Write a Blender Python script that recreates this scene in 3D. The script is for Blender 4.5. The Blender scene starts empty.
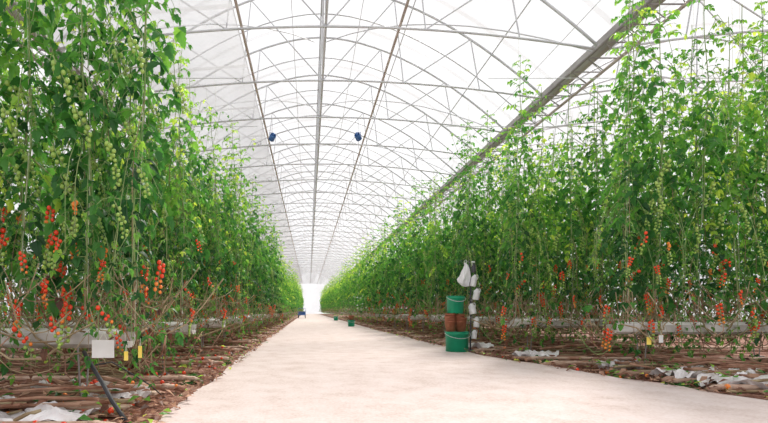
import bpy, math, random
import numpy as np
from mathutils import Vector, Matrix
random.seed(7)
R=random.Random(11)
F=480.0; CX=309.0; CY=310.0; H=0.75
def P(px,py,d): return Vector(((px-CX)/F*d, d, H-(py-CY)/F*d))
col=bpy.context.scene.collection

# ---------------------------------------------------------------- materials
def mat(name, base=(.5,.5,.5), rough=.6, metal=0.0, noise=None, scale=8.0, transl=0.0, spec=0.4, bump=0.0):
    m=bpy.data.materials.new(name); m.use_nodes=True
    nt=m.node_tree; n=nt.nodes; l=nt.links
    p=n['Principled BSDF']; p.inputs['Base Color'].default_value=(*base,1)
    p.inputs['Roughness'].default_value=rough; p.inputs['Metallic'].default_value=metal
    p.inputs['Specular IOR Level'].default_value=spec
    if noise:
        tc=n.new('ShaderNodeTexCoord'); no=n.new('ShaderNodeTexNoise'); no.inputs['Scale'].default_value=scale
        no.inputs['Detail'].default_value=5
        cr=n.new('ShaderNodeValToRGB'); cr.color_ramp.elements[0].color=(*base,1); cr.color_ramp.elements[1].color=(*noise,1)
        cr.color_ramp.elements[0].position=.38; cr.color_ramp.elements[1].position=.62
        l.new(tc.outputs['Object'],no.inputs['Vector']); l.new(no.outputs['Fac'],cr.inputs['Fac']); l.new(cr.outputs['Color'],p.inputs['Base Color'])
        if bump:
            b=n.new('ShaderNodeBump'); b.inputs['Strength'].default_value=bump; b.inputs['Distance'].default_value=.02
            l.new(no.outputs['Fac'],b.inputs['Height']); l.new(b.outputs['Normal'],p.inputs['Normal'])
    return m

def leaf_mat(name, stops):
    m=bpy.data.materials.new(name); m.use_nodes=True
    nt=m.node_tree; n=nt.nodes; l=nt.links
    p=n['Principled BSDF']; p.inputs['Roughness'].default_value=.42; p.inputs['Specular IOR Level'].default_value=.45
    at=n.new('ShaderNodeAttribute'); at.attribute_name='tint'
    oi=n.new('ShaderNodeObjectInfo'); ma=n.new('ShaderNodeMath'); ma.operation='MULTIPLY_ADD'; ma.inputs[1].default_value=.34; ma.inputs[2].default_value=-.19
    l.new(oi.outputs['Random'],ma.inputs[0]); sm=n.new('ShaderNodeMath'); sm.operation='ADD'; sm.use_clamp=True
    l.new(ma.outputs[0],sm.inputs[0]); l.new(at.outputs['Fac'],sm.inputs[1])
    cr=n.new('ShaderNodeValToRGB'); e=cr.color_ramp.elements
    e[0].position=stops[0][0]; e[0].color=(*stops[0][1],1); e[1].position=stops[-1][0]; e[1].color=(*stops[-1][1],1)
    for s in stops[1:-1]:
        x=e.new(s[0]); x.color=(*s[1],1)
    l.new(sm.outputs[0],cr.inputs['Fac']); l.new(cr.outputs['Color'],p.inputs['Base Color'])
    tr=n.new('ShaderNodeBsdfTranslucent')
    hs=n.new('ShaderNodeHueSaturation'); hs.inputs['Value'].default_value=1.75; hs.inputs['Saturation'].default_value=1.03; hs.inputs['Hue'].default_value=.488
    l.new(cr.outputs['Color'],hs.inputs['Color']); l.new(hs.outputs['Color'],tr.inputs['Color'])
    mx=n.new('ShaderNodeMixShader'); mx.inputs['Fac'].default_value=.5
    l.new(p.outputs[0],mx.inputs[1]); l.new(tr.outputs[0],mx.inputs[2]); l.new(mx.outputs[0],n['Material Output'].inputs['Surface'])
    return m
M={}
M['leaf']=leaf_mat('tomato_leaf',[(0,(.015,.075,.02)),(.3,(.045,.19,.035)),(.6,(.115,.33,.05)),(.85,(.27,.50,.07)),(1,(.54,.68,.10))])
M['stem']=mat('stem_green',(.16,.27,.08),.6,noise=(.30,.36,.15),scale=6)
M['oldstem']=mat('old_stem',(.22,.15,.08),.8,noise=(.38,.30,.18),scale=9)
M['redstem']=mat('dry_red_stem',(.19,.08,.045),.8,noise=(.42,.25,.17),scale=6)
M['twine']=mat('twine',(.60,.62,.48),.9,noise=(.72,.74,.62))
M['tom_r']=mat('tomato_red',(.72,.035,.012),.25,noise=(.84,.08,.02),scale=3,spec=.5)
M['tom_o']=mat('tomato_orange',(.84,.18,.03),.25,noise=(.88,.30,.05),scale=3,spec=.5)
M['tom_g']=mat('tomato_green',(.25,.42,.07),.3,noise=(.38,.54,.12),scale=5,spec=.5)
M['steel']=mat('galvanised_steel',(.54,.55,.57),.45,.05,noise=(.64,.65,.67),scale=2)
M['steel_d']=mat('dark_steel',(.24,.22,.22),.5,.3,noise=(.34,.32,.31),scale=2)
M['beam']=mat('weathered_beam',(.38,.36,.35),.5,.15,noise=(.50,.48,.47),scale=2)
M['purlin']=mat('weathered_pipe',(.46,.38,.34),.6,.1,noise=(.56,.49,.45),scale=2)
M['gutter']=mat('white_gutter',(.46,.44,.41),.6,noise=(.70,.68,.65),scale=4)
M['bag']=mat('white_slab_film',(.58,.56,.54),.4,noise=(.78,.76,.73),scale=7,bump=.3)
M['rail']=mat('rusty_rail',(.34,.17,.11),.7,.1,noise=(.58,.43,.34),scale=7)
M['green_plastic']=mat('green_plastic',(.01,.30,.16),.4,noise=(.015,.36,.19),scale=4)
M['terra']=mat('terracotta_plastic',(.30,.10,.055),.6,noise=(.44,.18,.10),scale=6)
M['white_plastic']=mat('white_plastic',(.68,.69,.72),.4,noise=(.82,.82,.84),scale=6,bump=.5)
M['sheet']=mat('crumpled_sheet',(.54,.50,.50),.5,noise=(.84,.82,.82),scale=5,bump=.8)
M['black']=mat('black_rubber',(.02,.02,.025),.5,noise=(.035,.035,.04),scale=6)
M['dark']=mat('dark_paint',(.05,.05,.06),.5,noise=(.09,.09,.10),scale=6)
M['blue']=mat('blue_paint',(.04,.12,.34),.45,noise=(.06,.16,.40),scale=3)
M['yellow']=mat('yellow_plastic',(.85,.62,.08),.5,noise=(.9,.7,.15),scale=6)
M['paper']=mat('white_card',(.66,.66,.63),.7,noise=(.76,.76,.74),scale=6)
M['wood']=mat('weathered_wood',(.27,.15,.10),.8,noise=(.52,.38,.29),scale=5)
M['dry']=leaf_mat('dry_leaf',[(0,(.08,.038,.025)),(.5,(.24,.12,.075)),(1,(.52,.36,.25))])

def ramp_floor(name, cols, scales, bump, rough=.9):
    m=bpy.data.materials.new(name); m.use_nodes=True
    nt=m.node_tree; n=nt.nodes; l=nt.links; p=n['Principled BSDF']; p.inputs['Roughness'].default_value=rough
    p.inputs['Specular IOR Level'].default_value=.2
    tc=n.new('ShaderNodeTexCoord')
    a=n.new('ShaderNodeTexNoise'); a.inputs['Scale'].default_value=scales[0]; a.inputs['Detail'].default_value=8; a.inputs['Roughness'].default_value=.65
    b=n.new('ShaderNodeTexNoise'); b.inputs['Scale'].default_value=scales[1]; b.inputs['Detail'].default_value=6; b.inputs['Roughness'].default_value=.7
    l.new(tc.outputs['Object'],a.inputs['Vector']); l.new(tc.outputs['Object'],b.inputs['Vector'])
    cr=n.new('ShaderNodeValToRGB'); e=cr.color_ramp.elements
    e[0].position=cols[0][0]; e[0].color=(*cols[0][1],1); e[1].position=cols[-1][0]; e[1].color=(*cols[-1][1],1)
    for c in cols[1:-1]:
        x=e.new(c[0]); x.color=(*c[1],1)
    mt=n.new('ShaderNodeMath'); mt.operation='ADD'; ml=n.new('ShaderNodeMath'); ml.operation='MULTIPLY'; ml.inputs[1].default_value=.5
    l.new(a.outputs['Fac'],mt.inputs[0]); l.new(b.outputs['Fac'],mt.inputs[1]); l.new(mt.outputs[0],ml.inputs[0]); l.new(ml.outputs[0],cr.inputs['Fac'])
    l.new(cr.outputs['Color'],p.inputs['Base Color'])
    bp=n.new('ShaderNodeBump'); bp.inputs['Strength'].default_value=bump; bp.inputs['Distance'].default_value=.02
    l.new(b.outputs['Fac'],bp.inputs['Height']); l.new(bp.outputs['Normal'],p.inputs['Normal'])
    return m
M['soil']=ramp_floor('soil',[(.36,(.06,.03,.022)),(.46,(.18,.08,.055)),(.54,(.33,.17,.12)),(.62,(.58,.44,.37))],(2.5,28),.8)
M['concrete']=ramp_floor('pale_concrete',[(.35,(.49,.37,.33)),(.43,(.59,.485,.45)),(.5,(.65,.55,.52)),(.60,(.70,.61,.59))],(3.0,40),.25)

def film(name,o0,o1,tl=.32):
    m=bpy.data.materials.new(name); m.use_nodes=True
    nt=m.node_tree; n=nt.nodes; l=nt.links; n.remove(n['Principled BSDF'])
    tp=n.new('ShaderNodeBsdfTransparent'); tn=n.new('ShaderNodeBsdfTranslucent'); tn.inputs['Color'].default_value=(tl,tl,tl*1.03,1)
    df=n.new('ShaderNodeBsdfDiffuse'); df.inputs['Color'].default_value=(.66,.66,.68,1)
    m1=n.new('ShaderNodeMixShader'); m1.inputs[0].default_value=.35; l.new(tn.outputs[0],m1.inputs[1]); l.new(df.outputs[0],m1.inputs[2])
    tc=n.new('ShaderNodeTexCoord'); mp=n.new('ShaderNodeMapping'); mp.inputs['Scale'].default_value=(.5,.22,.5)
    no=n.new('ShaderNodeTexNoise'); no.inputs['Scale'].default_value=1.2; no.inputs['Detail'].default_value=5
    l.new(tc.outputs['Object'],mp.inputs[0]); l.new(mp.outputs[0],no.inputs['Vector'])
    sx=n.new('ShaderNodeSeparateXYZ'); l.new(tc.outputs['Object'],sx.inputs[0])
    dv=n.new('ShaderNodeMath'); dv.operation='PINGPONG'; dv.inputs[1].default_value=1.0; l.new(sx.outputs['Y'],dv.inputs[0])
    lt=n.new('ShaderNodeMath'); lt.operation='LESS_THAN'; lt.inputs[1].default_value=.06; l.new(dv.outputs[0],lt.inputs[0])
    mr=n.new('ShaderNodeMapRange'); mr.inputs['From Min'].default_value=.3; mr.inputs['From Max'].default_value=.7; mr.inputs['To Min'].default_value=o0; mr.inputs['To Max'].default_value=o1
    l.new(no.outputs['Fac'],mr.inputs['Value'])
    ad=n.new('ShaderNodeMath'); ad.operation='MULTIPLY_ADD'; ad.inputs[1].default_value=.3; ad.use_clamp=True; l.new(lt.outputs[0],ad.inputs[0]); l.new(mr.outputs[0],ad.inputs[2])
    m2=n.new('ShaderNodeMixShader'); l.new(ad.outputs[0],m2.inputs[0]); l.new(tp.outputs[0],m2.inputs[1]); l.new(m1.outputs[0],m2.inputs[2])
    l.new(m2.outputs[0],n['Material Output'].inputs['Surface'])
    return m
M['film']=film('greenhouse_film',.24,.66,.40)
M['endfilm']=film('clear_end_film',.50,.75,.45)
M['screen']=film('white_screen_film',.45,.80,.46)

# ---------------------------------------------------------------- mesh builder
class B:
    def __init__(s): s.v=[]; s.f=[]; s.m=[]; s.t=[]; s.mats=[]
    def mi(s,k):
        if k not in s.mats: s.mats.append(k)
        return s.mats.index(k)
    def add(s,vs,fs,k,t=.5):
        o=len(s.v); i=s.mi(k)
        s.v.extend([tuple(x) for x in vs])
        for f in fs: s.f.append(tuple(a+o for a in f)); s.m.append(i); s.t.append(t)
    def tube(s,pts,r,k,n=6,cap=True,t=.5):
        pts=[Vector(p) for p in pts]; N=len(pts)
        rs=r if isinstance(r,(list,tuple)) else [r]*N
        vs=[];fs=[]; up=None
        for i,p in enumerate(pts):
            d=(pts[min(i+1,N-1)]-pts[max(i-1,0)])
            d=d.normalized() if d.length>1e-9 else Vector((0,0,1))
            if up is None: up=Vector((0,0,1)) if abs(d.z)<.9 else Vector((1,0,0))
            a=d.cross(up); 
            if a.length<1e-4: a=d.cross(Vector((0,1,0)))
            a.normalize(); b=a.cross(d).normalized(); up=b
            for j in range(n):
                an=2*math.pi*j/n; vs.append(p+(a*math.cos(an)+b*math.sin(an))*rs[i])
        for i in range(N-1):
            for j in range(n):
                k2=(j+1)%n; fs.append((i*n+j,i*n+k2,(i+1)*n+k2,(i+1)*n+j))
        if cap: fs.append(tuple(range(n-1,-1,-1))); fs.append(tuple((N-1)*n+j for j in range(n)))
        s.add(vs,fs,k,t)
    def box(s,c,d,k,rot=None,bev=0):
        x,y,z=[q/2 for q in d]; c=Vector(c)
        if bev:
            b=min(bev,x*.9,y*.9)
            out=[(-x+b,-y),(x-b,-y),(x,-y+b),(x,y-b),(x-b,y),(-x+b,y),(-x,y-b),(-x,-y+b)]
            vs=[Vector((a,e,-z+b*.6)) for a,e in out]+[Vector((a,e,z-b*.6)) for a,e in out]
            lo=[Vector((a*(1-b/x),e*(1-b/y),-z)) for a,e in out]; hi=[Vector((a*(1-b/x),e*(1-b/y),z)) for a,e in out]
            vs=lo+vs+hi; fs=[tuple(range(7,-1,-1)),tuple(range(24,32))]
            for L in range(3):
                for j in range(8): fs.append((L*8+j,L*8+(j+1)%8,(L+1)*8+(j+1)%8,(L+1)*8+j))
        else:
            vs=[Vector((sx*x,sy*y,sz*z)) for sz in(-1,1) for sy in(-1,1) for sx in(-1,1)]
            fs=[(0,2,3,1),(4,5,7,6),(0,1,5,4),(2,6,7,3),(0,4,6,2),(1,3,7,5)]
        if rot is not None: vs=[rot@v for v in vs]
        s.add([v+c for v in vs],fs,k)
    def lathe(s,prof,k,n=24,c=(0,0,0),ax=None):
        vs=[];fs=[]; c=Vector(c)
        for r,z in prof:
            for j in range(n):
                a=2*math.pi*j/n; v=Vector((r*math.cos(a),r*math.sin(a),z))
                if ax is not None: v=ax@v
                vs.append(c+v)
        for i in range(len(prof)-1):
            for j in range(n):
                fs.append((i*n+j,i*n+(j+1)%n,(i+1)*n+(j+1)%n,(i+1)*n+j))
        s.add(vs,fs,k)
    def mesh(s,name,smooth=False,tint=False):
        me=bpy.data.meshes.new(name); me.from_pydata(s.v,[],s.f)
        for k in s.mats: me.materials.append(M[k])
        me.polygons.foreach_set('material_index',s.m)
        if smooth: me.polygons.foreach_set('use_smooth',[True]*len(s.f))
        if tint:
            a=me.attributes.new('tint','FLOAT','FACE'); a.data.foreach_set('value',s.t)
        me.update(); return me

def top(name,me,label,cat,loc=(0,0,0),rotz=0,group=None,kind=None,scale=None):
    o=bpy.data.objects.new(name,me); o.location=loc; o.rotation_euler=(0,0,rotz)
    if scale: o.scale=scale
    if label: o['label']=label
    if cat: o['category']=cat
    if group: o['group']=group
    if kind: o['kind']=kind
    col.objects.link(o); return o
def part(name,me,par,loc=(0,0,0),rot=(0,0,0),label=None,scale=None):
    o=bpy.data.objects.new(name,me); o.parent=par; o.location=loc; o.rotation_euler=rot
    if scale: o.scale=scale
    if label: o['label']=label
    col.objects.link(o); return o

# ---------------------------------------------------------------- leaves
OUT=[(.08,.20),(.2,.46),(.3,.50),(.38,.37),(.52,.45),(.64,.27),(.76,.27),(.88,.10)]
def leaflet(b,p,d,n,l,wd,k,t,rr,lod):
    d=d.normalized(); w=d.cross(n)
    if w.length<1e-4: w=d.cross(Vector((1,0,0)))
    w.normalize(); n=w.cross(d).normalized()
    curl=rr.uniform(.1,.5); fold=rr.uniform(.1,.6)
    def pt(tt,x): return p+d*(l*tt)+w*(x*wd)+n*(-curl*l*tt*tt+fold*abs(x)*wd)
    if lod:
        vs=[pt(0,0),pt(.42,.5),pt(1,0),pt(.42,-.5),pt(.45,0)]
        b.add(vs,[(0,1,4),(1,2,4),(0,4,3),(4,2,3)],k,t); return
    mid=[pt(0,0),pt(.35,0),pt(.7,0),pt(1,0)]
    Lv=[pt(a,c) for a,c in OUT]; Rv=[pt(a,-c) for a,c in OUT]
    vs=mid+Lv+Rv; q=4; r=12
    fs=[(0,q,q+1,1),(1,q+1,q+2,q+3),(1,q+3,q+4,2),(2,q+4,q+5,q+6),(2,q+6,q+7,3),
        (0,1,r+1,r),(1,r+3,r+2,r+1),(1,2,r+4,r+3),(2,r+6,r+5,r+4),(2,3,r+7,r+6)]
    b.add(vs,fs,k,t)
def cleaf(b,p,az,L,el,t,rr,lod=False,k='leaf',sk='stem',npair=4,droop=.8):
    if lod: npair=min(npair,3)
    dh=Vector((math.cos(az),math.sin(az),0)); side=Vector((-math.sin(az),math.cos(az),0))
    def c(s): return p+dh*(L*s*(1-.25*s*droop))+Vector((0,0,L*(el*s-droop*s*s)))
    pts=[c(s) for s in (0,.3,.6,.88)]
    b.tube(pts,[.0035,.003,.002,.0015],sk,3,False,t)
    sc=1.25 if lod else .96
    for i in range(npair):
        s=.22+.62*i/max(1,npair-1)+rr.uniform(-.04,.04); tang=(c(s+.05)-c(s)).normalized()
        for sg in(-1,1):
            d=tang*.5+side*sg*1.0+Vector((0,0,rr.uniform(-.8,.05)))
            n=Vector((rr.uniform(-.8,.8),rr.uniform(-.8,.8),1))
            l=L*rr.uniform(.20,.32)*sc; leaflet(b,c(s),d,n,l,l*rr.uniform(.52,.76),k,min(1,max(0,t+rr.uniform(-.18,.18))),rr,lod)
    tang=(c(1)-c(.85)).normalized(); l=L*rr.uniform(.28,.38)*sc
    leaflet(b,c(.88),tang+Vector((0,0,-.2)),Vector((rr.uniform(-.5,.5),rr.uniform(-.5,.5),1)),l,l*.68,k,t,rr,lod)

def ico(sub):
    import bmesh
    bm=bmesh.new(); bmesh.ops.create_icosphere(bm,subdivisions=sub,radius=1)
    v=[x.co.copy() for x in bm.verts]; f=[tuple(a.index for a in q.verts) for q in bm.faces]; bm.free(); return v,f
ICO1=ico(1); ICO2=ico(2)
def fruit(b,p,r,k,ic=ICO2):
    b.add([p+Vector((v.x*r,v.y*r,v.z*r*1.08)) for v in ic[0]],ic[1],k)
def truss_layout(seed,nf,kinds):
    rr=random.Random(seed); L=nf*.0145+.06; bend=rr.uniform(-.05,.09)
    ax=[Vector((bend*math.sin(s*1.5),.02*math.sin(s*3+seed),-L*s)) for s in np.linspace(0,1,7)]
    out=[]
    for i in range(nf):
        if rr.random()<.12: continue
        s=.13+.87*i/(nf-1); q=s*6; a=int(min(5,q)); c=ax[a].lerp(ax[a+1],q-a)
        sg=1 if i%2 else -1; an=rr.uniform(-1,1)
        o=Vector((sg*.019*math.cos(an),.019*math.sin(an),-.010)); r=rr.uniform(.0125,.0180)*(1-.3*s)
        k=kinds(s,rr); out.append((c,c+o,r,k))
    return ax,out
def rachis(ax,out,b):
    b.tube(ax,[.004,.0035,.003,.003,.0025,.002,.0015],'stem',4)
    for c,p,r,k in out:
        b.tube([c,p+Vector((0,0,r))],.0015,'stem',3,False)
        q=p+Vector((0,0,r*.98))
        for j in range(5):
            a=j*1.2566; e=Vector((math.cos(a),math.sin(a),.15))*r*.6; w=Vector((-math.sin(a),math.cos(a),0))*r*.14
            b.add([q+w,q-w,q+e],[(0,1,2)],'stem')
KR=lambda s,rr: 'tom_r' if s+rr.uniform(-.2,.2)<.75 else 'tom_o'
def KM(s,rr):
    s+=rr.uniform(-.1,.1)
    return 'tom_r' if s<.4 else ('tom_o' if s<.62 else 'tom_g')
def KO(s,rr): return 'tom_o' if s+rr.uniform(-.1,.1)<.4 else 'tom_g'
KG=lambda s,rr: 'tom_g'
TR=[]
for i,(kf,nf,lb) in enumerate([(KR,12,'ripe red'),(KR,8,'ripe red'),(KM,15,'half-ripe red, orange and green'),(KM,11,'half-ripe red, orange and green'),(KG,15,'unripe green'),(KG,11,'unripe green'),(KG,19,'long unripe green'),(KO,14,'orange and green ripening')]):
    ax,out=truss_layout(100+i,nf,kf); b=B(); rachis(ax,out,b); rm=b.mesh('truss_stalk',True)
    b2=B(); rachis(ax,out,b2)
    for c,p,r,k in out: fruit(b2,p,r,k)
    b3=B(); b3.tube(ax,.003,'stem',3)
    for c,p,r,k in out: fruit(b3,p,r,k,ICO1)
    TR.append(dict(ax=ax,out=out,rm=rm,full=b2.mesh('tomato_cluster',True),b=b3,lb=lb+' cherry tomato cluster'))
tm={}
for k in('tom_r','tom_o','tom_g'):
    b=B(); fruit(b,Vector(),1,k,ICO2); tm[k]=b.mesh('tomato_'+k[-1],True)

# ---------------------------------------------------------------- tomato plants
def plant(seed,lod,ht):
    rr=random.Random(seed)
    lay=rr.uniform(.4,.9); sg=1 if rr.random()<.5 else -1
    st=B(); fo=B()
    yo=rr.choice([-1,1])*rr.uniform(.12,.2)
    pts=[(sg*lay,rr.uniform(-.06,.06),.60),(sg*lay*.9,yo,.56),(sg*lay*.6,yo*1.2,.44+rr.uniform(-.05,.05)),(sg*lay*.3,yo,.42),(sg*.06,yo*.4,.55)]
    pts=[Vector(p) for p in pts]
    up=[]
    ph=rr.uniform(0,6)
    def ax(z): return Vector((.05*math.sin(z*1.3+ph)+.015*math.sin(z*5+ph),.05*math.cos(z*1.1+ph),z))
    N=7 if lod else 16
    for i in range(N): up.append(ax(.75+(ht-.75)*i/(N-1)))
    st.tube(pts+up[:2],.008,'oldstem',4 if lod else 6)
    st.tube(up[1:] if not lod else up,[.008-.005*i/(N) for i in range(N-1 if not lod else N)],'stem',4 if lod else 6)
    for q in range(3 if lod else 8):
        x0=rr.uniform(-.3,.3); l=rr.uniform(.2,.8); y0=rr.choice([-1,1])*rr.uniform(.12,.32); za=rr.uniform(.5,1.1); zb=rr.uniform(.5,1.1); sag=rr.uniform(.1,.4)
        ns=4 if lod else 8
        st.tube([(x0+l*(s-.5)+rr.uniform(-.02,.02),y0*(1-(2*s-1)**2*.4)+rr.uniform(-.02,.02),max(.12,za+(zb-za)*s-sag*4*s*(1-s))) for s in np.linspace(0,1,ns)],rr.uniform(.003,.0065),rr.choice(['oldstem','redstem','stem','oldstem']),4)
    for q in range(1 if lod else 9):
        a=rr.uniform(0,6.28); r=rr.uniform(.1,.32); z0=rr.uniform(.9,2.9); l=rr.uniform(.5,1.3)
        pp=[ax(z0)]+[ax(z0)+Vector((math.cos(a)*r*min(1,s*2),math.sin(a)*r*min(1,s*2),.05-l*s+rr.uniform(-.02,.02))) for s in (.2,.4,.6,.8,1)]
        st.tube(pp,.003,rr.choice(['stem','stem','oldstem']),4)
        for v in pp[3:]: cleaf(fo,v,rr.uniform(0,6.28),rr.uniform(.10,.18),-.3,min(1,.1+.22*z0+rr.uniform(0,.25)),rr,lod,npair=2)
    z=rr.uniform(.95,1.15); az=rr.uniform(0,6.28)
    step=.092 if lod else .058
    while z<ht:
        u=(z-1.1)/(ht-1.1)
        L=rr.uniform(.24,.43)*(1.0 if u<.62 else 1.0-.6*(u-.62)/.38)*(.85 if u<.15 else 1)
        if (u>.68 and rr.random()<.38) or (u<.3 and rr.random()<.08): z+=step; continue
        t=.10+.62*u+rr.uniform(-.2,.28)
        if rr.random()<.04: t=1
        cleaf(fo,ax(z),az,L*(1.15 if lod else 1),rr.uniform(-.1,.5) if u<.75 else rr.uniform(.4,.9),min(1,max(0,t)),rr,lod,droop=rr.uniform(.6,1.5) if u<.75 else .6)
        az+=2.4+rr.uniform(-.4,.4); z+=step*rr.uniform(.7,1.3)
    for q in range(2 if lod else 7):
        dn=rr.choice([-1,1,-1]); z0=rr.uniform(1.8,ht-.5) if dn<0 else rr.uniform(2.6,ht-.1)
        a=rr.uniform(0,6.28); p0=ax(z0); l=rr.uniform(.35,.85)
        sp=[p0+Vector((math.cos(a)*l*.45*s,math.sin(a)*l*.45*s,l*(.9*s if dn>0 else .3*s-1.4*s*s))) for s in (0,.25,.5,.75,1)]
        fo.tube(sp,.003,'stem',3)
        for s in sp[1:]: cleaf(fo,s,a+rr.uniform(-1.8,1.8),rr.uniform(.13,.22),.4,min(1,.70+rr.uniform(-.3,.33)),rr,lod,npair=2)
    for q in range(5 if lod else 10):
        a=rr.uniform(0,6.28); zz=rr.uniform(.42,1.05); p=ax(zz)+Vector((rr.uniform(-.28,.28),rr.choice([-1,1])*rr.uniform(.08,.24),0))
        dryl=rr.random()<.25
        cleaf(fo,p,a,rr.uniform(.14,.26),.0,rr.uniform(.05,.6),rr,lod,'dry' if dryl else 'leaf','oldstem',npair=2,droop=1.2)
    tw=B(); tw.tube([ax(.6)+Vector((.012,0,0)),ax(2)+Vector((.015,0,0)),Vector((0,0,max(ht,4.1)+.3))],.0016,'twine',3)
    an=[]
    z=rr.uniform(.5,.65)
    while z<2.6:
        a=rr.uniform(0,6.28); r=rr.uniform(.12,.32)
        ti=rr.choice([0,1,1,2,3,2]) if z<1.1 else (rr.choice([2,3,7,3,4,1]) if z<1.6 else rr.choice([4,5,6,5]))
        an.append((ti,ax(z)+Vector((math.cos(a)*r,math.sin(a)*r,.04)),a,rr.uniform(.75,1.2))); z+=rr.uniform(.11,.21) if z<1.2 else rr.uniform(.15,.28)
    return st,fo,tw,an
NV=8
HTS=[3.4,4.3,3.8,4.65,3.5,4.2,3.9,4.5]
near=[]; far=[]
for i in range(NV):
    st,fo,tw,an=plant(500+i,False,HTS[i])
    near.append((st.mesh('plant_stem',True),fo.mesh('plant_foliage',False,True),tw.mesh('support_twine'),an))
def merge(dst,src,mtx):
    o=len(dst.v)
    dst.v.extend([tuple(mtx@Vector(x)) for x in src.v]); mp=[dst.mi(k) for k in src.mats]
    dst.f.extend([tuple(a+o for a in f) for f in src.f]); dst.m.extend([mp[a] for a in src.m]); dst.t.extend(src.t)
farb=[]
for i in range(NV):
    st,fo,tw,an=plant(700+i,True,HTS[i]); b=B(); I=Matrix.Identity(4)
    merge(b,st,I); merge(b,fo,I); 
    for ti,p,a,s in an[::2]: merge(b,TR[ti]['b'],Matrix.Translation(p)@Matrix.Scale(s*1.25,4))
    far.append(b.mesh('tomato_plant_mesh',False,True))
    st,fo,tw,an=plant(700+i,True,HTS[i]); b=B(); merge(b,fo,I); merge(b,st,I); b.t=[min(1,t+.02) for t in b.t]; farb.append(b)  # slight tint lift on distant rows: haze painted into the leaf colour

def xe(d): return float(np.interp(d,[2,3.9,5.7,7.7,12,20,50,95],[4.2,3.7,3.16,2.78,2.58,2.4,2.15,1.8]))
ROW0=3.6; SP=2.0; END=91
rows=[ROW0+SP*i for i in range(int((END-ROW0)/SP)+1)]
LAB='tall green tomato vine trained on twine with cherry tomato clusters'
GR='tomato vines in greenhouse rows'
def put_near(x,y,v,rot,first):
    e=top('tomato_plant',None,LAB,'tomato plant',(x,y,0),0,GR)
    s,f,t,an=near[v]
    part('stem',s,e,rot=(0,0,rot)); part('foliage',f,e,rot=(0,0,rot)); part('support_twine',t,e,rot=(0,0,rot))
    Rz=Matrix.Rotation(rot,3,'Z')
    for ti,p,a,sc in an:
        q=Rz@p; T=TR[ti]
        if y<6 and q.y>.12 : q.y=-q.y
        if x<0 and y<4.4 and R.random()<.15: continue
        if x>0 and R.random()<(.25 if p.z<1.2 else .15): continue
        if y>9 and R.random()<.35: continue
        if first:
            c=part('tomato_cluster',T['rm'],e,q,(0,0,R.uniform(-.8,.8)),T['lb'],(sc,)*3)
            for cc,pp,r,k in T['out']:
                part('tomato',tm[k],c,pp,scale=(r,r,r*1.08))
        else: part('tomato_cluster',T['full'],e,q,(0,0,a),T['lb'],(sc,)*3)
slots=[]
for side in(-1,1):
    for d in rows:
        if side>0 and d<5: continue
        x0=(1.20 if d<4 else (1.42 if d<40 else 1.25)) if side<0 else xe(d)+.40
        lim=(.66 if side<0 else .98)*d+.5
        mx=10 if d<24 else (4 if d<32 else 2)
        for j in range(mx):
            for q in(0,1):
                x=x0+j*.42+q*.2
                if x>lim: continue
                if side<0 and j>6: continue
                slots.append((d,side,side*(x+R.uniform(-.06,.06)),d+(-.2 if q==0 else .2)+R.uniform(-.05,.05)))
slots.sort(key=lambda s:s[0])
rest=[]
for i,(d,side,x,y) in enumerate(slots):
    rot=R.choice([0,math.pi])+R.uniform(-.35,.35)
    v=R.randrange(NV)
    if side>0 and R.random()<.6: v|=1
    if side<0 and d<4: v|=1
    if side<0 and 4<d<9 and R.random()<.6: v&=6
    if d<12.5: put_near(x,y,v,rot,d<4)
    elif i<298: top('tomato_plant',far[v],LAB,'tomato plant',(x,y,0),rot,GR)
    else: rest.append((x,y,v,rot))
print('slots',len(slots),'rest',len(rest))
b=B(); cache=[(np.array(q.v),q) for q in farb]
allv=[];o=0
for x,y,v,rot in rest:
    a,q=cache[v]; c,s=math.cos(rot),math.sin(rot)
    w=np.stack([a[:,0]*c-a[:,1]*s+x,a[:,0]*s+a[:,1]*c+y,a[:,2]],1); allv.append(w)
    mp=[b.mi(k) for k in q.mats]; b.f.extend([tuple(g+o for g in f) for f in q.f]); b.m.extend([mp[g] for g in q.m]); b.t.extend(q.t); o+=len(a)
if allv:
    b.v=np.concatenate(allv).tolist()
    top('tomato_plant_rows',b.mesh('distant_rows',False,True),'long rows of distant green tomato vines lining the path','tomato plants',kind='stuff')

# ---------------------------------------------------------------- ground
RX=.30; HW=4.90; ZT=H+4.6; ZA=H+7.1
xl=RX-3*HW; xr=RX+3*HW; YE=93
b=B(); b.add([(xl,-3,0),(xr,-3,0),(xr,YE,0),(xl,YE,0)],[(0,1,2,3)],'soil')
top('floor',b.mesh('floor'),'reddish-brown soil ground littered with debris','ground',kind='structure')
b=B(); ds=np.concatenate([np.arange(-3,20,.08),np.arange(20,YE+.1,2)]); rr=random.Random(3)
vs=[];fs=[]; wl=0; wr=0
for d in ds:
    wl=wl*.88+rr.uniform(-.025,.025); wr=wr*.9+rr.uniform(-.035,.035)
    l=-1.02+wl; r=xe(max(d,2))+wr
    vs+= [(l-.012,d,0),(l,d,.03),(r,d,.03),(r+.012,d,0)]
for i in range(len(ds)-1):
    for j in range(3): fs.append((i*4+j,(i+1)*4+j,(i+1)*4+j+1,i*4+j+1))
b.add(vs,fs,'concrete'); top('floor_path',b.mesh('path'),'pale pinkish-beige concrete path between the plant rows','path',kind='structure')

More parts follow.
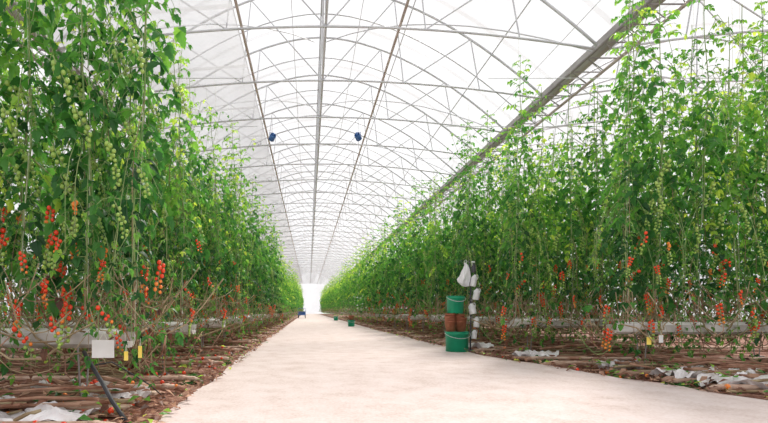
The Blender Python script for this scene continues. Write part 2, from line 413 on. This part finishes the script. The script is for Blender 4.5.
# ---------------------------------------------------------------- row hardware
def gutter_parts(L):
    b=B(); prof=[(-.11,.58),(-.10,.50),(-.05,.47),(.05,.47),(.10,.50),(.11,.58),(.095,.58),(.088,.515),(-.088,.515),(-.095,.58)]
    n=len(prof); vs=[(0,y,z) for y,z in prof]+[(L,y,z) for y,z in prof]
    fs=[(j,(j+1)%n,(j+1)%n+n,j+n) for j in range(n)]+[tuple(range(n-1,-1,-1)),tuple(range(n,2*n))]
    b.add(vs,fs,'gutter'); g=b.mesh('gutter_channel')
    b=B(); b.box((0,0,.015),(.10,.16,.03),'steel_d')
    b.tube([(0,-.09,.48),(0,-.04,.03)],.007,'steel_d',6); b.tube([(0,.09,.48),(0,.04,.03)],.007,'steel_d',6)
    return g,b.mesh('gutter_leg')
G5,GL=gutter_parts(6.0)
b=B(); b.box((0,0,.05),(.98,.17,.09),'bag',bev=.04)
BAG=b.mesh('grow_slab',True)
def rail_mesh(L):
    m=[]
    for y in(-.28,.28):
        b=B(); b.tube([(L,y,.055),(.12,y,.055),(.05,y,.05),(0,y,.03)],[.028,.028,.028,.025],'rail',8); b.tube([(.14,y,.055),(.20,y,.055)],.035,'rail',8); m.append(b.mesh('rail_pipe',True))
    b=B()
    b.box((0,0,.014),(.08,.66,.028),'rail')
    return m,b.mesh('rail_bracket')
RM,RB=rail_mesh(6.0)
def bundle(seed):
    r2=random.Random(seed); b=B()
    for i in range(30):
        x0=r2.uniform(.0,.8); l=r2.uniform(.4,3.2); y0=r2.gauss(0,.2); z0=.02+abs(r2.gauss(0,.07)); sk=r2.uniform(-.25,.25)
        b.tube([(x0+l*s,y0+sk*s+.03*math.sin(s*5+i)+r2.uniform(-.012,.012),max(.015,z0+.03*math.sin(s*6+i*2)+r2.uniform(-.01,.01))) for s in np.linspace(0,1,7)],r2.uniform(.007,.019),r2.choice(['redstem','redstem','oldstem']),6,t=.3)
    for i in range(150):
        a=r2.uniform(0,6.28); leaflet(b,Vector((r2.uniform(-.1,3),r2.gauss(0,.28),r2.uniform(.03,.2))),Vector((math.cos(a),math.sin(a),r2.uniform(-.3,.3))),Vector((r2.uniform(-.7,.7),r2.uniform(-.7,.7),1)),.09,.05,'dry' if r2.random()<.62 else 'leaf',r2.random(),r2,True)
    return b.mesh('stem_bundle',False,True)
BN=[bundle(i) for i in range(4)]
def rail(x,y,rz,nb=3):
    e=top('heating_rail',None,'pair of rusty pipe rails lying on the soil between rows','pipe rail',(x,y,0),rz,'pipe rails between the rows')
    for m in RM: part('rail_pipe',m,e)
    for q in range(nb): part('bracket',RB,e,(.5+q*1.5,0,0))
for side in(-1,1):
    for i,d in enumerate(rows):
        if side>0 and d<5: continue
        if d>75: continue
        x0=side*(1.34 if side<0 else xe(d)+.34); rz=math.pi if side<0 else 0
        g=top('growing_gutter',None,'dull white metal growing gutter carrying substrate slabs','growing gutter',(x0,d,0),rz,'growing gutters under the vines')
        part('channel',G5,g)
        for q in range(3 if d<20 else 1): part('leg',GL,g,(.35+q*1.8,0,0))
        if d<16:
            for q in range(4):
                top('grow_slab',BAG,'white plastic-wrapped substrate slab in the gutter','grow slab',(x0+side*(.56+q*1.02),d,.516),rz+R.uniform(-.015,.015),'substrate slabs on the gutters')
        if d<40:
            top('stem_bundle',BN[i%4],'bundle of dry reddish-brown vine stems lying under the gutter','vine stems',(x0-side*R.uniform(.0,.15),d,0),rz,'dry stem bundles under the gutters','stuff')
        if d<60:
            rail(side*(1.12 if side<0 else xe(d+1)+.10),d+1.0,rz+R.uniform(-.02,.02))
        if d<16:
            b=B(); L=5.5
            b.tube([(x0-side*.3,d,4.42),(x0+side*L,d,4.42)],.006,'steel',5)
            top('crop_wire',b.mesh('crop_wire'),'thin overhead steel crop wire above a vine row','wire',group='overhead crop wires')
rail(-1.12,2.6,math.pi,2); rail(xe(4.6)+.1,4.6,0,2)
for x,y,rz in((-1.15,3.25,math.pi),(3.85,4.45,.08),(3.75,5.0,.03)):
    top('stem_bundle',BN[1],'bundle of dry reddish-brown vine stems lying on the soil','vine stems',(x,y,0),rz,'dry stem bundles under the gutters','stuff')

# ---------------------------------------------------------------- roof
def arch_z(u): return ZT+(ZA-ZT)*(1-abs(u)**1.8)
def tie_z(u): return ZT+.42*(1-u*u)
def truss_meshes():
    U=np.linspace(-1,1,29)
    a=B(); a.tube([(HW*u,0,arch_z(u)) for u in U],.025,'steel',8)
    t=B(); t.tube([(HW*u,0,tie_z(u)) for u in np.linspace(-1,1,21)],.021,'steel',8)
    k=B(); k.tube([(0,0,tie_z(0)),(0,0,arch_z(0))],.016,'steel',6)
    s=[]
    for u0,u1 in [(0,-.32),(0,.32),(-.36,-.32),(.36,.32),(-.36,-.66),(.36,.66),(-.70,-.66),(.70,.66)]:
        q=B(); q.tube([(HW*u0,0,tie_z(u0)),(HW*u1,0,arch_z(u1))],.013,'steel',6); s.append(q.mesh('strut'))
    return a.mesh('arch_tube',True),t.mesh('tie_tube',True),k.mesh('king_post'),s
AM,TM,KM_,SM=truss_meshes()
W=[AM,TM,KM_]+SM
def joined(ms):
    vs=[];fs=[]
    for m in ms:
        o=len(vs); vs+=[tuple(v.co) for v in m.vertices]; fs+=[tuple(i+o for i in p.vertices) for p in m.polygons]
    me=bpy.data.meshes.new('roof_truss_mesh'); me.from_pydata(vs,[],fs); me.materials.append(M['steel']); return me
JM=joined(W)
b=B(); b.tube([(HW*u,0,arch_z(u)) for u in np.linspace(-1,1,29)],.014,'steel',6); BOW=b.mesh('roof_bow',True)
first=8.5
tr_y=[first+2.0*k for k in range(-4,42)]
for bay in(0,-1,1):
    for k,y in enumerate(tr_y):
        if bay and k>16: continue
        loc=(RX+bay*2*HW,y,0); lb='arched galvanised tube roof truss under translucent film'
        if y<24 and bay==0:
            e=top('roof_truss',None,lb,'roof truss',loc,0,'roof trusses')
            part('arch_tube',AM,e); part('tie_beam',TM,e); part('king_post',KM_,e)
            for s in SM: part('strut',s,e)
        else: top('roof_truss',JM,lb,'roof truss',loc,0,'roof trusses')
        if bay==0 and 10<y<26: top('roof_bow',BOW,'slim arched steel bow between roof trusses','roof bow',(RX,y+1,0),0,'slim roof bows')
def long_pipe(name,x,z,r,k,lb,grp=None):
    b=B(); b.tube([(x,y,z) for y in np.linspace(-3,YE-.6,5)],r,k,8); return top(name,b.mesh(name,True),lb,'pipe',group=grp)
long_pipe('ridge_beam',RX,ZA-.03,.028,'steel','galvanised ridge beam running the greenhouse length')
long_pipe('ridge_pipe',RX,tie_z(0)+.05,.024,'steel','galvanised pipe under the ridge along the trusses')
long_pipe('purlin_pipe',-1.2,tie_z(.29)+.06,.026,'purlin','brownish weathered pipe running along the trusses','brownish purlin pipes')
long_pipe('purlin_pipe',1.62,tie_z(.25)+.06,.026,'purlin','brownish weathered pipe running along the trusses','brownish purlin pipes')
for u in(-.4,.4,.75):
    long_pipe('roof_purlin',RX+HW*u,arch_z(u)-.05,.012,'steel','thin steel purlin under the roof film','thin roof purlins')
for u in (-.12,.12,.85):
    long_pipe('roof_cable',RX+HW*u,tie_z(u)+.03,.005,'steel','thin cable stretched along the trusses','roof cables')
for i,y0 in enumerate(tr_y[2:16]):
    b=B(); b.tube([(RX,y0,tie_z(0)+.05),(RX,y0+1,ZA-.05),(RX,y0+2,tie_z(0)+.05)],.012,'steel',6)
    top('ridge_bracing',b.mesh('ridge_bracing'),'V-shaped steel bracing under the ridge beam','brace',group='ridge V bracing')
for j in range(7):
    y0=first-4+j*4
    for sg in(-1,1):
        b=B(); b.tube([(RX+sg*HW*u,y0+4*(1-abs(u))/.95,arch_z(u)-.07) for u in np.linspace(.98,.03,9)],.012,'steel',6)
        top('wind_brace',b.mesh('wind_brace'),'slim diagonal steel wind brace under the roof','brace',group='roof wind braces')
b=B(); vs=[];fs=[]; us=np.linspace(-.97,-.32,9); ys=np.arange(-2.5,91,2)
for i,y in enumerate(ys):
    for u in us: vs.append((RX+HW*u,y,tie_z(u)+.10+.03*math.sin(y*1.57)))
for i in range(len(ys)-1):
    for j in range(8): fs.append((i*9+j,i*9+j+1,(i+1)*9+j+1,(i+1)*9+j))
b.add(vs,fs,'screen'); top('shade_screen',b.mesh('shade_screen',True),'translucent white screen sheet stretched above the roof ties','shade screen')
for sg in(-1,1):
    x=RX+sg*HW
    e=top('roof_gutter',None,'long layered grey metal valley gutter between roof bays','roof gutter',(x,0,0))
    b=B(); prof=[(-.12,.14),(-.10,0),(-.05,-.04),(.05,-.04),(.10,0),(.12,.14),(.108,.14),(.088,.01),(.044,-.028),(-.044,-.028),(-.088,.01),(-.108,.14)]
    n=len(prof); vs=[(a,-3,ZT+c) for a,c in prof]+[(a,91,ZT+c) for a,c in prof]
    b.add(vs,[(j,j+n,(j+1)%n+n,(j+1)%n) for j in range(n)]+[tuple(range(n)),tuple(range(2*n-1,n-1,-1))],'beam'); part('gutter_channel',b.mesh('gutter_channel'),e)
    b=B()
    for q in(-.28,.30): b.tube([(q,-3,ZT-.14),(q,91,ZT-.14)],.026,'steel_d',8)
    b.tube([(0.02,-3,ZT-.36),(0.02,91,ZT-.36)],.024,'purlin',8)
    part('side_pipe',b.mesh('side_pipes',True),e)
    b=B(); y=-2.5
    while y<90:
        b.tube([(-.28,y,ZT-.14),(.30,y,ZT-.14)],.012,'steel_d',5); b.tube([(-.28,y,ZT-.14),(0.02,y,ZT-.36),(.30,y,ZT-.14)],.010,'steel_d',5)
        b.tube([(-.28,y,ZT-.14),(.30,y+.5,ZT-.14)],.007,'steel_d',5); y+=.5
    part('bracket',b.mesh('gutter_brackets'),e)['kind']='stuff'
    for i in range(2 if sg>0 else 0,20):
        y=4.6+4*i
        b=B(); b.box((0,0,(ZT-.06)/2),(.07,.07,ZT-.06),'steel'); b.box((0,0,.01),(.2,.2,.02),'steel')
        top('steel_column',b.mesh('steel_column'),'square galvanised steel column under the valley gutter','column',(x,y,0),0,'steel columns')
for bi,bay in enumerate((-1,0,1)):
    b=B(); U=np.linspace(-1,1,33); vs=[];fs=[]
    Y=[-3]+list(np.arange(1,91,10))+[YE]
    for y in Y:
        for u in U: vs.append((RX+bay*2*HW+HW*u,y,arch_z(u)+.05))
    n=len(U)
    for i in range(len(Y)-1):
        for j in range(n-1): fs.append((i*n+j,i*n+j+1,(i+1)*n+j+1,(i+1)*n+j))
    b.add(vs,fs,'film'); top('ceiling',b.mesh('ceiling',True),'translucent white film roof','ceiling',kind='structure')
for nm,pts in (('wall_left',[(xl,-3,0),(xl,YE,0),(xl,YE,ZT),(xl,-3,ZT)]),('wall_right',[(xr,-3,0),(xr,YE,0),(xr,YE,ZT),(xr,-3,ZT)])):
    b=B(); b.add(pts,[(0,1,2,3)],'film'); top(nm,b.mesh(nm),'translucent white film side wall','wall',kind='structure')
b=B(); vs=[];fs=[]
for bay in(-1,0,1):
    for u in np.linspace(-1,1,17): vs+=[(RX+bay*2*HW+HW*u,YE,0),(RX+bay*2*HW+HW*u,YE,arch_z(u)+.05)]
for i in range(len(vs)//2-1): fs.append((2*i,2*i+2,2*i+3,2*i+1))
b.add(vs,fs,'endfilm'); top('wall_back',b.mesh('wall_back'),'translucent white gable end wall','wall',kind='structure')

# ---------------------------------------------------------------- blue circulation fans
for x,rz in((-.96,.5),(1.28,-.5)):
    u=(x-RX)/HW; yt=12.5; zt=tie_z(u)-.02
    e=top('circulation_fan',None,'small blue circulation fan hanging from a roof truss','fan',(x,yt,0),rz,'blue circulation fans')
    ax=Matrix.Rotation(math.pi/2-.5,3,'X'); z=zt-.48; C=Vector((0,0,z))
    b=B(); b.lathe([(.065,-.08),(.08,-.07),(.08,.07),(.07,.10),(.065,.07),(.065,-.07),(.065,-.08)],'blue',20,C,ax); part('housing',b.mesh('fan_housing',True),e)
    b=B(); b.lathe([(.001,-.05),(.03,-.05),(.03,.14),(.001,.14)],'blue',12,C,ax); part('motor',b.mesh('fan_motor',True),e)
    for j in range(4):
        a=j*math.pi/2; b=B(); c=Vector((math.cos(a),math.sin(a),0)); w=Vector((-math.sin(a),math.cos(a),.5))*.018
        b.add([C+ax@v for v in (c*.025-w,c*.025+w,c*.062+w*1.3,c*.062-w*1.3)],[(0,1,2,3)],'steel'); part('blade',b.mesh('fan_blade'),e)
    b=B(); b.tube([(-.07,0,z+.0),(-.07,0,z+.12),(.07,0,z+.12),(.07,0,z)],.008,'blue',6); b.tube([(0,0,z+.12),(0,0,zt+.02)],.006,'steel',6); part('hanger',b.mesh('fan_hanger'),e)

# ---------------------------------------------------------------- bucket stack & post
def bucket(loc,rt,rb,h,label,group=None,handle=True,k='green_plastic',tilt=0):
    e=top('bucket' if k=='green_plastic' else 'plant_pot',None,label,'bucket' if k=='green_plastic' else 'plant pot',loc,0,group); e.rotation_euler=(0,tilt,0)
    b=B(); b.lathe([(.001,0),(rb,0),(rt*.97,h*.86),(rt*1.03,h*.87),(rt*1.03,h*.93),(rt,h*.94),(rt*1.0,h*.97),(rt*1.05,h*.975),(rt*1.05,h),(rt*.95,h),(rb*.94,.012),(.001,.012)],k,32)
    part('body',b.mesh('bucket_body',True),e)
    if handle:
        b=B(); b.tube([(rt*1.08*math.cos(a),-.02-abs(math.sin(a))*.02-rt*1.05*math.sin(a),h*.93-math.sin(a)*h*.25) for a in np.linspace(0,math.pi,14)],.004,'steel',5)
        part('handle',b.mesh('bucket_handle'),e,label='thin wire handle')
    return e
bx,by=2.58,8.37
bucket((bx,by,.03),.20,.19,.345,'large green plastic bucket at the base of a stack')
zp=.375
for q,(dx,dy) in enumerate(((-.115,.0),(.07,.02))):
    for j in range(3 if q else 4):
        bucket((bx+dx+R.uniform(-.018,.018),by+dy,zp+j*(.042 if not q else .055)),.09,.075,.19,'reddish-brown plastic pot nested in a stack','reddish-brown stacked pots',False,'terra',R.uniform(-.05,.05))
bucket((bx-.035,by,zp+.318),.15,.138,.30,'green plastic bucket standing on stacked brown pots',tilt=.03)
px0=bx+.25
e=top('tool_post',None,'slim dark metal post with hooks holding white items','post',(px0,by+.05,0))
b=B(); b.tube([(0,0,.03),(0.01,0,.8),(-.01,0,1.62)],.014,'dark',8); part('pole',b.mesh('pole'),e)
b=B(); b.box((0,0,.04),(.2,.2,.02),'dark',bev=.01); part('base_plate',b.mesh('base_plate'),e)
b=B(); b.tube([(0,0,1.58),(-.08,-.05,1.60),(-.14,-.07,1.55),(-.14,-.07,1.58)],.006,'steel_d',5); part('hook',b.mesh('hook'),e)
for z in(1.2,.92,.62):
    b=B(); b.tube([(0,0,z),(0,-.06,z+.005),(0,-.10,z-.02),(0,-.11,z+.03)],.006,'steel_d',5); part('hook',b.mesh('hook'),e)
e=top('plastic_bag',None,'crumpled white plastic bag hanging from a dark post','plastic bag',(px0-.12,by-.03,0))
r3=random.Random(4); b=B(); n=32; prof=[(.010,1.57),(.022,1.53),(.038,1.47),(.050,1.40),(.060,1.33),(.068,1.27),(.062,1.22),(.045,1.18),(.001,1.17)]; vs=[];fs=[]
for i,(r,z) in enumerate(prof):
    for j in range(n):
        a=2*math.pi*j/n; q=r*(1+.30*math.sin(a*4+i*.5)+.16*math.sin(a*7-i)+r3.uniform(-.1,.1)); vs.append((q*math.cos(a)*1.2+.025*math.sin(i*.9),q*math.sin(a)*.7,z+.02*math.sin(a*3+i)*(i>3)))
for i in range(len(prof)-1):
    for j in range(n): fs.append((i*n+j,i*n+(j+1)%n,(i+1)*n+(j+1)%n,(i+1)*n+j))
b.add(vs,fs,'white_plastic'); part('bag_body',b.mesh('bag_body'),e)
b=B(); b.tube([(.02,0,1.54),(.025,-.02,1.60),(0,-.03,1.62),(-.02,-.02,1.59),(-.01,0,1.54)],.005,'white_plastic',5); part('handle',b.mesh('bag_handle'),e)
def jug(loc,w,h,label,rz=0,tilt=0):
    e=top('plastic_jug',None,label,'jug',loc,rz,'white plastic jugs on a post'); e.rotation_euler=(0,tilt,rz)
    b=B(); pr=[(.001,0),(w*.46,0),(w*.5,h*.05),(w*.5,h*.35),(w*.46,h*.45),(w*.5,h*.55),(w*.48,h*.7),(w*.2,h*.88),(w*.17,h*.93),(w*.17,h)]
    b.lathe(pr,'white_plastic',20); part('body',b.mesh('jug_body',True),e)
    b=B(); b.lathe([(w*.19,h*.93),(w*.19,h*1.02),(.001,h*1.02)],'dark',14); part('cap',b.mesh('jug_cap',True),e)
    b=B(); b.tube([(w*.15,0,h*.9),(w*.5,0,h*.92),(w*.58,0,h*.75),(w*.48,0,h*.58)],w*.05,'white_plastic',6); part('handle',b.mesh('jug_handle',True),e)
for (dx,z,w,h,t) in ((.0,1.16,.10,.22,.2),(.05,.93,.11,.21,.2),(.01,.68,.12,.20,-.2),(.06,.45,.10,.20,.1),(.02,.25,.09,.17,.1)):
    jug((px0+dx,by-.07,z),w,h,'white plastic jug hanging on a dark post',R.uniform(-1,1),t)
e=top('spray_bottle',None,'small dark spray bottle hanging on the post','spray bottle',(px0+.02,by-.06,1.40),.4)
b=B(); b.lathe([(.001,0),(.033,0),(.036,.02),(.036,.11),(.015,.145),(.012,.16)],'dark',16); part('body',b.mesh('spray_body',True),e)
b=B(); b.box((-.012,0,.18),(.07,.022,.03),'white_plastic',bev=.006); b.tube([(-.03,0,.17),(-.038,0,.14),(-.03,0,.12)],.005,'white_plastic',5); part('trigger_head',b.mesh('trigger_head'),e)
for d,x in((21,1.85),(33,1.85)):
    bucket((x,d,.03),.16,.14,.28,'green plastic bucket standing on the path edge','green buckets along the path')
bucket((1.85,21,.312),.12,.10,.2,'small reddish-brown pot standing on a green bucket',None,False,'terra')

cy=42
e=top('harvest_cart',None,'blue flat harvest cart standing on the path','cart',(-.62,cy,.03),0)
b=B(); b.box((0,0,.30),(.7,1.4,.06),'blue',bev=.02); part('platform',b.mesh('platform'),e)
for sx in(-.3,.3):
    for sy in(-.55,.55):
        b=B(); b.lathe([(.001,-.025),(.12,-.025),(.13,0),(.12,.025),(.001,.025)],'black',18,(0,0,0),Matrix.Rotation(math.pi/2,3,'Y')); part('wheel',b.mesh('wheel',True),e,(sx,sy,.13))
        b=B(); b.box((0,0,.2),(.03,.05,.16),'dark'); part('wheel_fork',b.mesh('wheel_fork'),e,(sx*.88,sy,0))
b=B(); b.tube([(-.32,-.68,.3),(-.32,-.72,.85),(.32,-.72,.85),(.32,-.68,.3)],.018,'blue',8); part('push_handle',b.mesh('push_handle'),e)
c=top('harvest_crate',None,'blue plastic harvest crate standing on the cart','crate',(-.62,cy,.365),0)
b=B()
for q in(-1,1):
    b.box((q*.28,0,.125),(.02,.76,.25),'blue'); b.box((0,q*.37,.125),(.56,.02,.25),'blue')
b.box((0,0,.01),(.56,.74,.02),'blue'); part('body',b.mesh('crate_body'),c)
b=B()
for q in(-1,1): b.box((0,q*.385,.225),(.6,.03,.03),'blue'); b.box((q*.295,0,.225),(.03,.78,.03),'blue')
part('rim',b.mesh('crate_rim'),c)

# ---------------------------------------------------------------- tags, hose
def tag(px,py,d,w,h,k,label,name='plant_tag'):
    p=P(px,py,d); e=top(name,None,label,'tag',p,R.uniform(-.3,.3))
    b=B(); b.box((0,0,0),(w,.004,h),k,bev=.002); part('card',b.mesh('tag_card'),e)
    b=B(); b.tube([(-w*.2,0,h*.45),(0,.01,h*.5+.05),(w*.2,0,h*.45)],.0018,'twine',4); part('hanging_loop',b.mesh('tag_loop'),e)
tag(103,349,3.2,.15,.12,'paper','white card tag hanging at the gutter end')
tag(140,352,3.2,.026,.08,'yellow','narrow yellow plastic tag hanging from the vines')
tag(126,356,3.15,.026,.06,'yellow','narrow yellow plastic tag hanging from the vines')
tag(649,341,5.1,.045,.08,'yellow','yellow plastic tag hanging from the vines')
tag(661,339,5.15,.045,.08,'paper','small white card tag hanging from the vines')
b=B(); pts=[P(84,352,3.4),P(92,366,3.25),P(103,384,3.12),P(112,401,3.05),P(121,414,3.02),P(130,427,3.0)]
pts[-1].z=.02
b.tube(pts,.014,'black',10); top('irrigation_hose',b.mesh('irrigation_hose',True),'black rubber irrigation hose sloping down to the ground','hose')
b=B(); b.tube([P(95,365,3.2),P(112,362,3.25),P(150,385,3.5),P(165,398,3.9)],.005,'black',6); top('drip_tube',b.mesh('drip_tube',True),'thin black drip tube drooping near the ground','tube')

# ---------------------------------------------------------------- ground clutter
def gx(side,d,off): return -(1.08+off) if side<0 else xe(d)+off
b=B(); rr=random.Random(5)
for i in range(5200):
    side=rr.choice([-1,1]); d=2.4+rr.random()**1.6*16; off=-.12+rr.random()**1.5*2.6
    p=Vector((gx(side,d,off),d,rr.uniform(.012,.07)+(.03 if off<.08 else 0))); a=rr.uniform(0,6.28)
    leaflet(b,p,Vector((math.cos(a),math.sin(a),rr.uniform(-.1,.3))),Vector((rr.uniform(-.5,.5),rr.uniform(-.5,.5),1)),rr.uniform(.03,.10),rr.uniform(.02,.06),'dry' if rr.random()<.9 else 'leaf',rr.random(),rr,True)
for i in range(200):
    side=rr.choice([-1,1]); d=2.4+rr.random()**1.4*14; off=.35+rr.random()*2.2; a=rr.choice([0,math.pi])+rr.uniform(-.3,.3); l=rr.uniform(.2,.9)
    p=Vector((gx(side,d,off),d,rr.uniform(.012,.06))); q=Vector((math.cos(a),math.sin(a),0))*l/2
    b.tube([p-q,p+Vector((0,rr.uniform(-.02,.02),.02)),p+q],rr.uniform(.006,.016),rr.choice(['redstem','oldstem']),5,t=.5)
top('ground_litter',b.mesh('ground_litter',False,True),'dry leaves and cut vine stems scattered on the soil','plant litter',kind='stuff')
for i in range(220):
    side=rr.choice([-1,-1,-1,1]); d=2.6+rr.random()**1.7*9; off=.04+rr.random()*1.6; r=rr.uniform(.016,.023); zz=r if rr.random()<.5 else r+.05
    top('fallen_tomato',tm[rr.choice(['tom_r','tom_r','tom_o'])],'red cherry tomato fallen on the soil','tomato',(gx(side,d,off),d,zz),0,'fallen cherry tomatoes on the soil',scale=(r,r,r))
WD=[]
for i in range(3):
    b=B(); 
    for j in range(16): cleaf(b,Vector((rr.uniform(-.05,.05),rr.uniform(-.05,.05),.0)),rr.uniform(0,6.28),rr.uniform(.08,.18),rr.uniform(.7,1.5),rr.uniform(.1,.5),rr,False,npair=2,droop=.9)
    WD.append(b.mesh('weed_mesh',False,True))
for side,d,off in [(1,5.3,.2),(1,6.6,.25),(1,6.9,.5),(1,4.6,.1),(1,8.9,.2),(1,10.8,.2),(-1,4.9,.15),(-1,5.2,.25),(-1,6.6,.1),(-1,7.0,.3),(-1,9,.15),(-1,3.9,.5),(-1,11,.15)]:
    top('weed_clump',WD[rr.randrange(3)],'low green weed clump growing in the soil','weed',(gx(side,d,off),d,0),rr.uniform(0,6),'weed clumps beside the path')
def sheet(x,y,w,l,rz,seed,lb='crumpled white plastic sheet lying on the soil'):
    r2=random.Random(seed); b=B(); n=26; vs=[];fs=[]
    ph=[r2.uniform(0,6) for _ in range(6)]
    for i in range(n):
        for j in range(n):
            u=i/(n-1)-.5; v=j/(n-1)-.5
            z=.07+.035*math.sin(u*13+ph[0]+3*v)+.03*math.sin(v*17+ph[1]+4*u)+r2.uniform(0,.025)
            vs.append((u*w*(1+.12*math.sin(v*9+ph[2])),v*l*(1+.15*math.sin(u*7+ph[3])),max(.006,z)))
    for i in range(n-1):
        for j in range(n-1): fs.append((i*n+j,(i+1)*n+j,(i+1)*n+j+1,i*n+j+1))
    b.add(vs,fs,'sheet'); top('plastic_sheet',b.mesh('plastic_sheet'),lb,'plastic sheet',(x,y,0),rz,'crumpled plastic sheets')
sheet(4.0,5.0,.7,.45,.3,1); sheet(4.15,4.45,.8,.45,-.2,2); sheet(3.75,5.75,.5,.2,.1,3); sheet(3.35,7.1,.6,.25,0,4); sheet(3.1,8.9,.5,.3,0,5)
sheet(-1.85,3.0,.9,.32,.1,6); sheet(-1.5,3.75,.45,.25,.4,7); sheet(-2.0,4.1,.6,.2,0,8); sheet(4.5,4.9,.5,.4,.8,9); sheet(4.6,5.15,.6,.35,.1,10); sheet(-2.4,3.35,.7,.3,.0,11)
for i,(x,y,l,rz) in enumerate([(3.95,4.75,.9,.25),(3.75,5.2,.8,-.1),(4.2,5.35,1.1,.1),(3.55,6.15,.8,.15),(3.3,6.9,.7,-.1),(3.3,7.3,.8,.05),(-1.65,3.35,.8,.05),(-1.6,4.0,.7,-.12)]):
    b=B(); b.box((0,0,.02),(l,.09,.028),'wood',bev=.006)
    top('wooden_plank',b.mesh('wooden_plank'),'weathered brown wooden plank lying on the soil','plank',(x,y,.045),rz,'wooden planks on the soil')

# ---------------------------------------------------------------- light, camera
w=bpy.data.worlds.new('World'); bpy.context.scene.world=w; w.use_nodes=True
nt=w.node_tree; bg=nt.nodes['Background']; bg.inputs['Color'].default_value=(.98,.98,1,1); bg.inputs['Strength'].default_value=1.28
s=bpy.data.lights.new('sun','SUN'); s.energy=6.8; s.angle=math.radians(15); s.color=(1,.95,.88)
so=bpy.data.objects.new('sun',s); so.rotation_euler=(math.radians(-32),math.radians(20),0); col.objects.link(so)
cam=bpy.data.cameras.new('camera'); co=bpy.data.objects.new('camera',cam); col.objects.link(co)
co.location=(0,0,H); co.rotation_euler=(math.radians(90),0,0)
cam.lens=22.5; cam.sensor_width=36; cam.shift_x=(384-CX)/768; cam.shift_y=(CY-211.5)/768; cam.clip_end=300
bpy.context.scene.camera=co
bpy.context.scene.view_settings.view_transform='Standard'
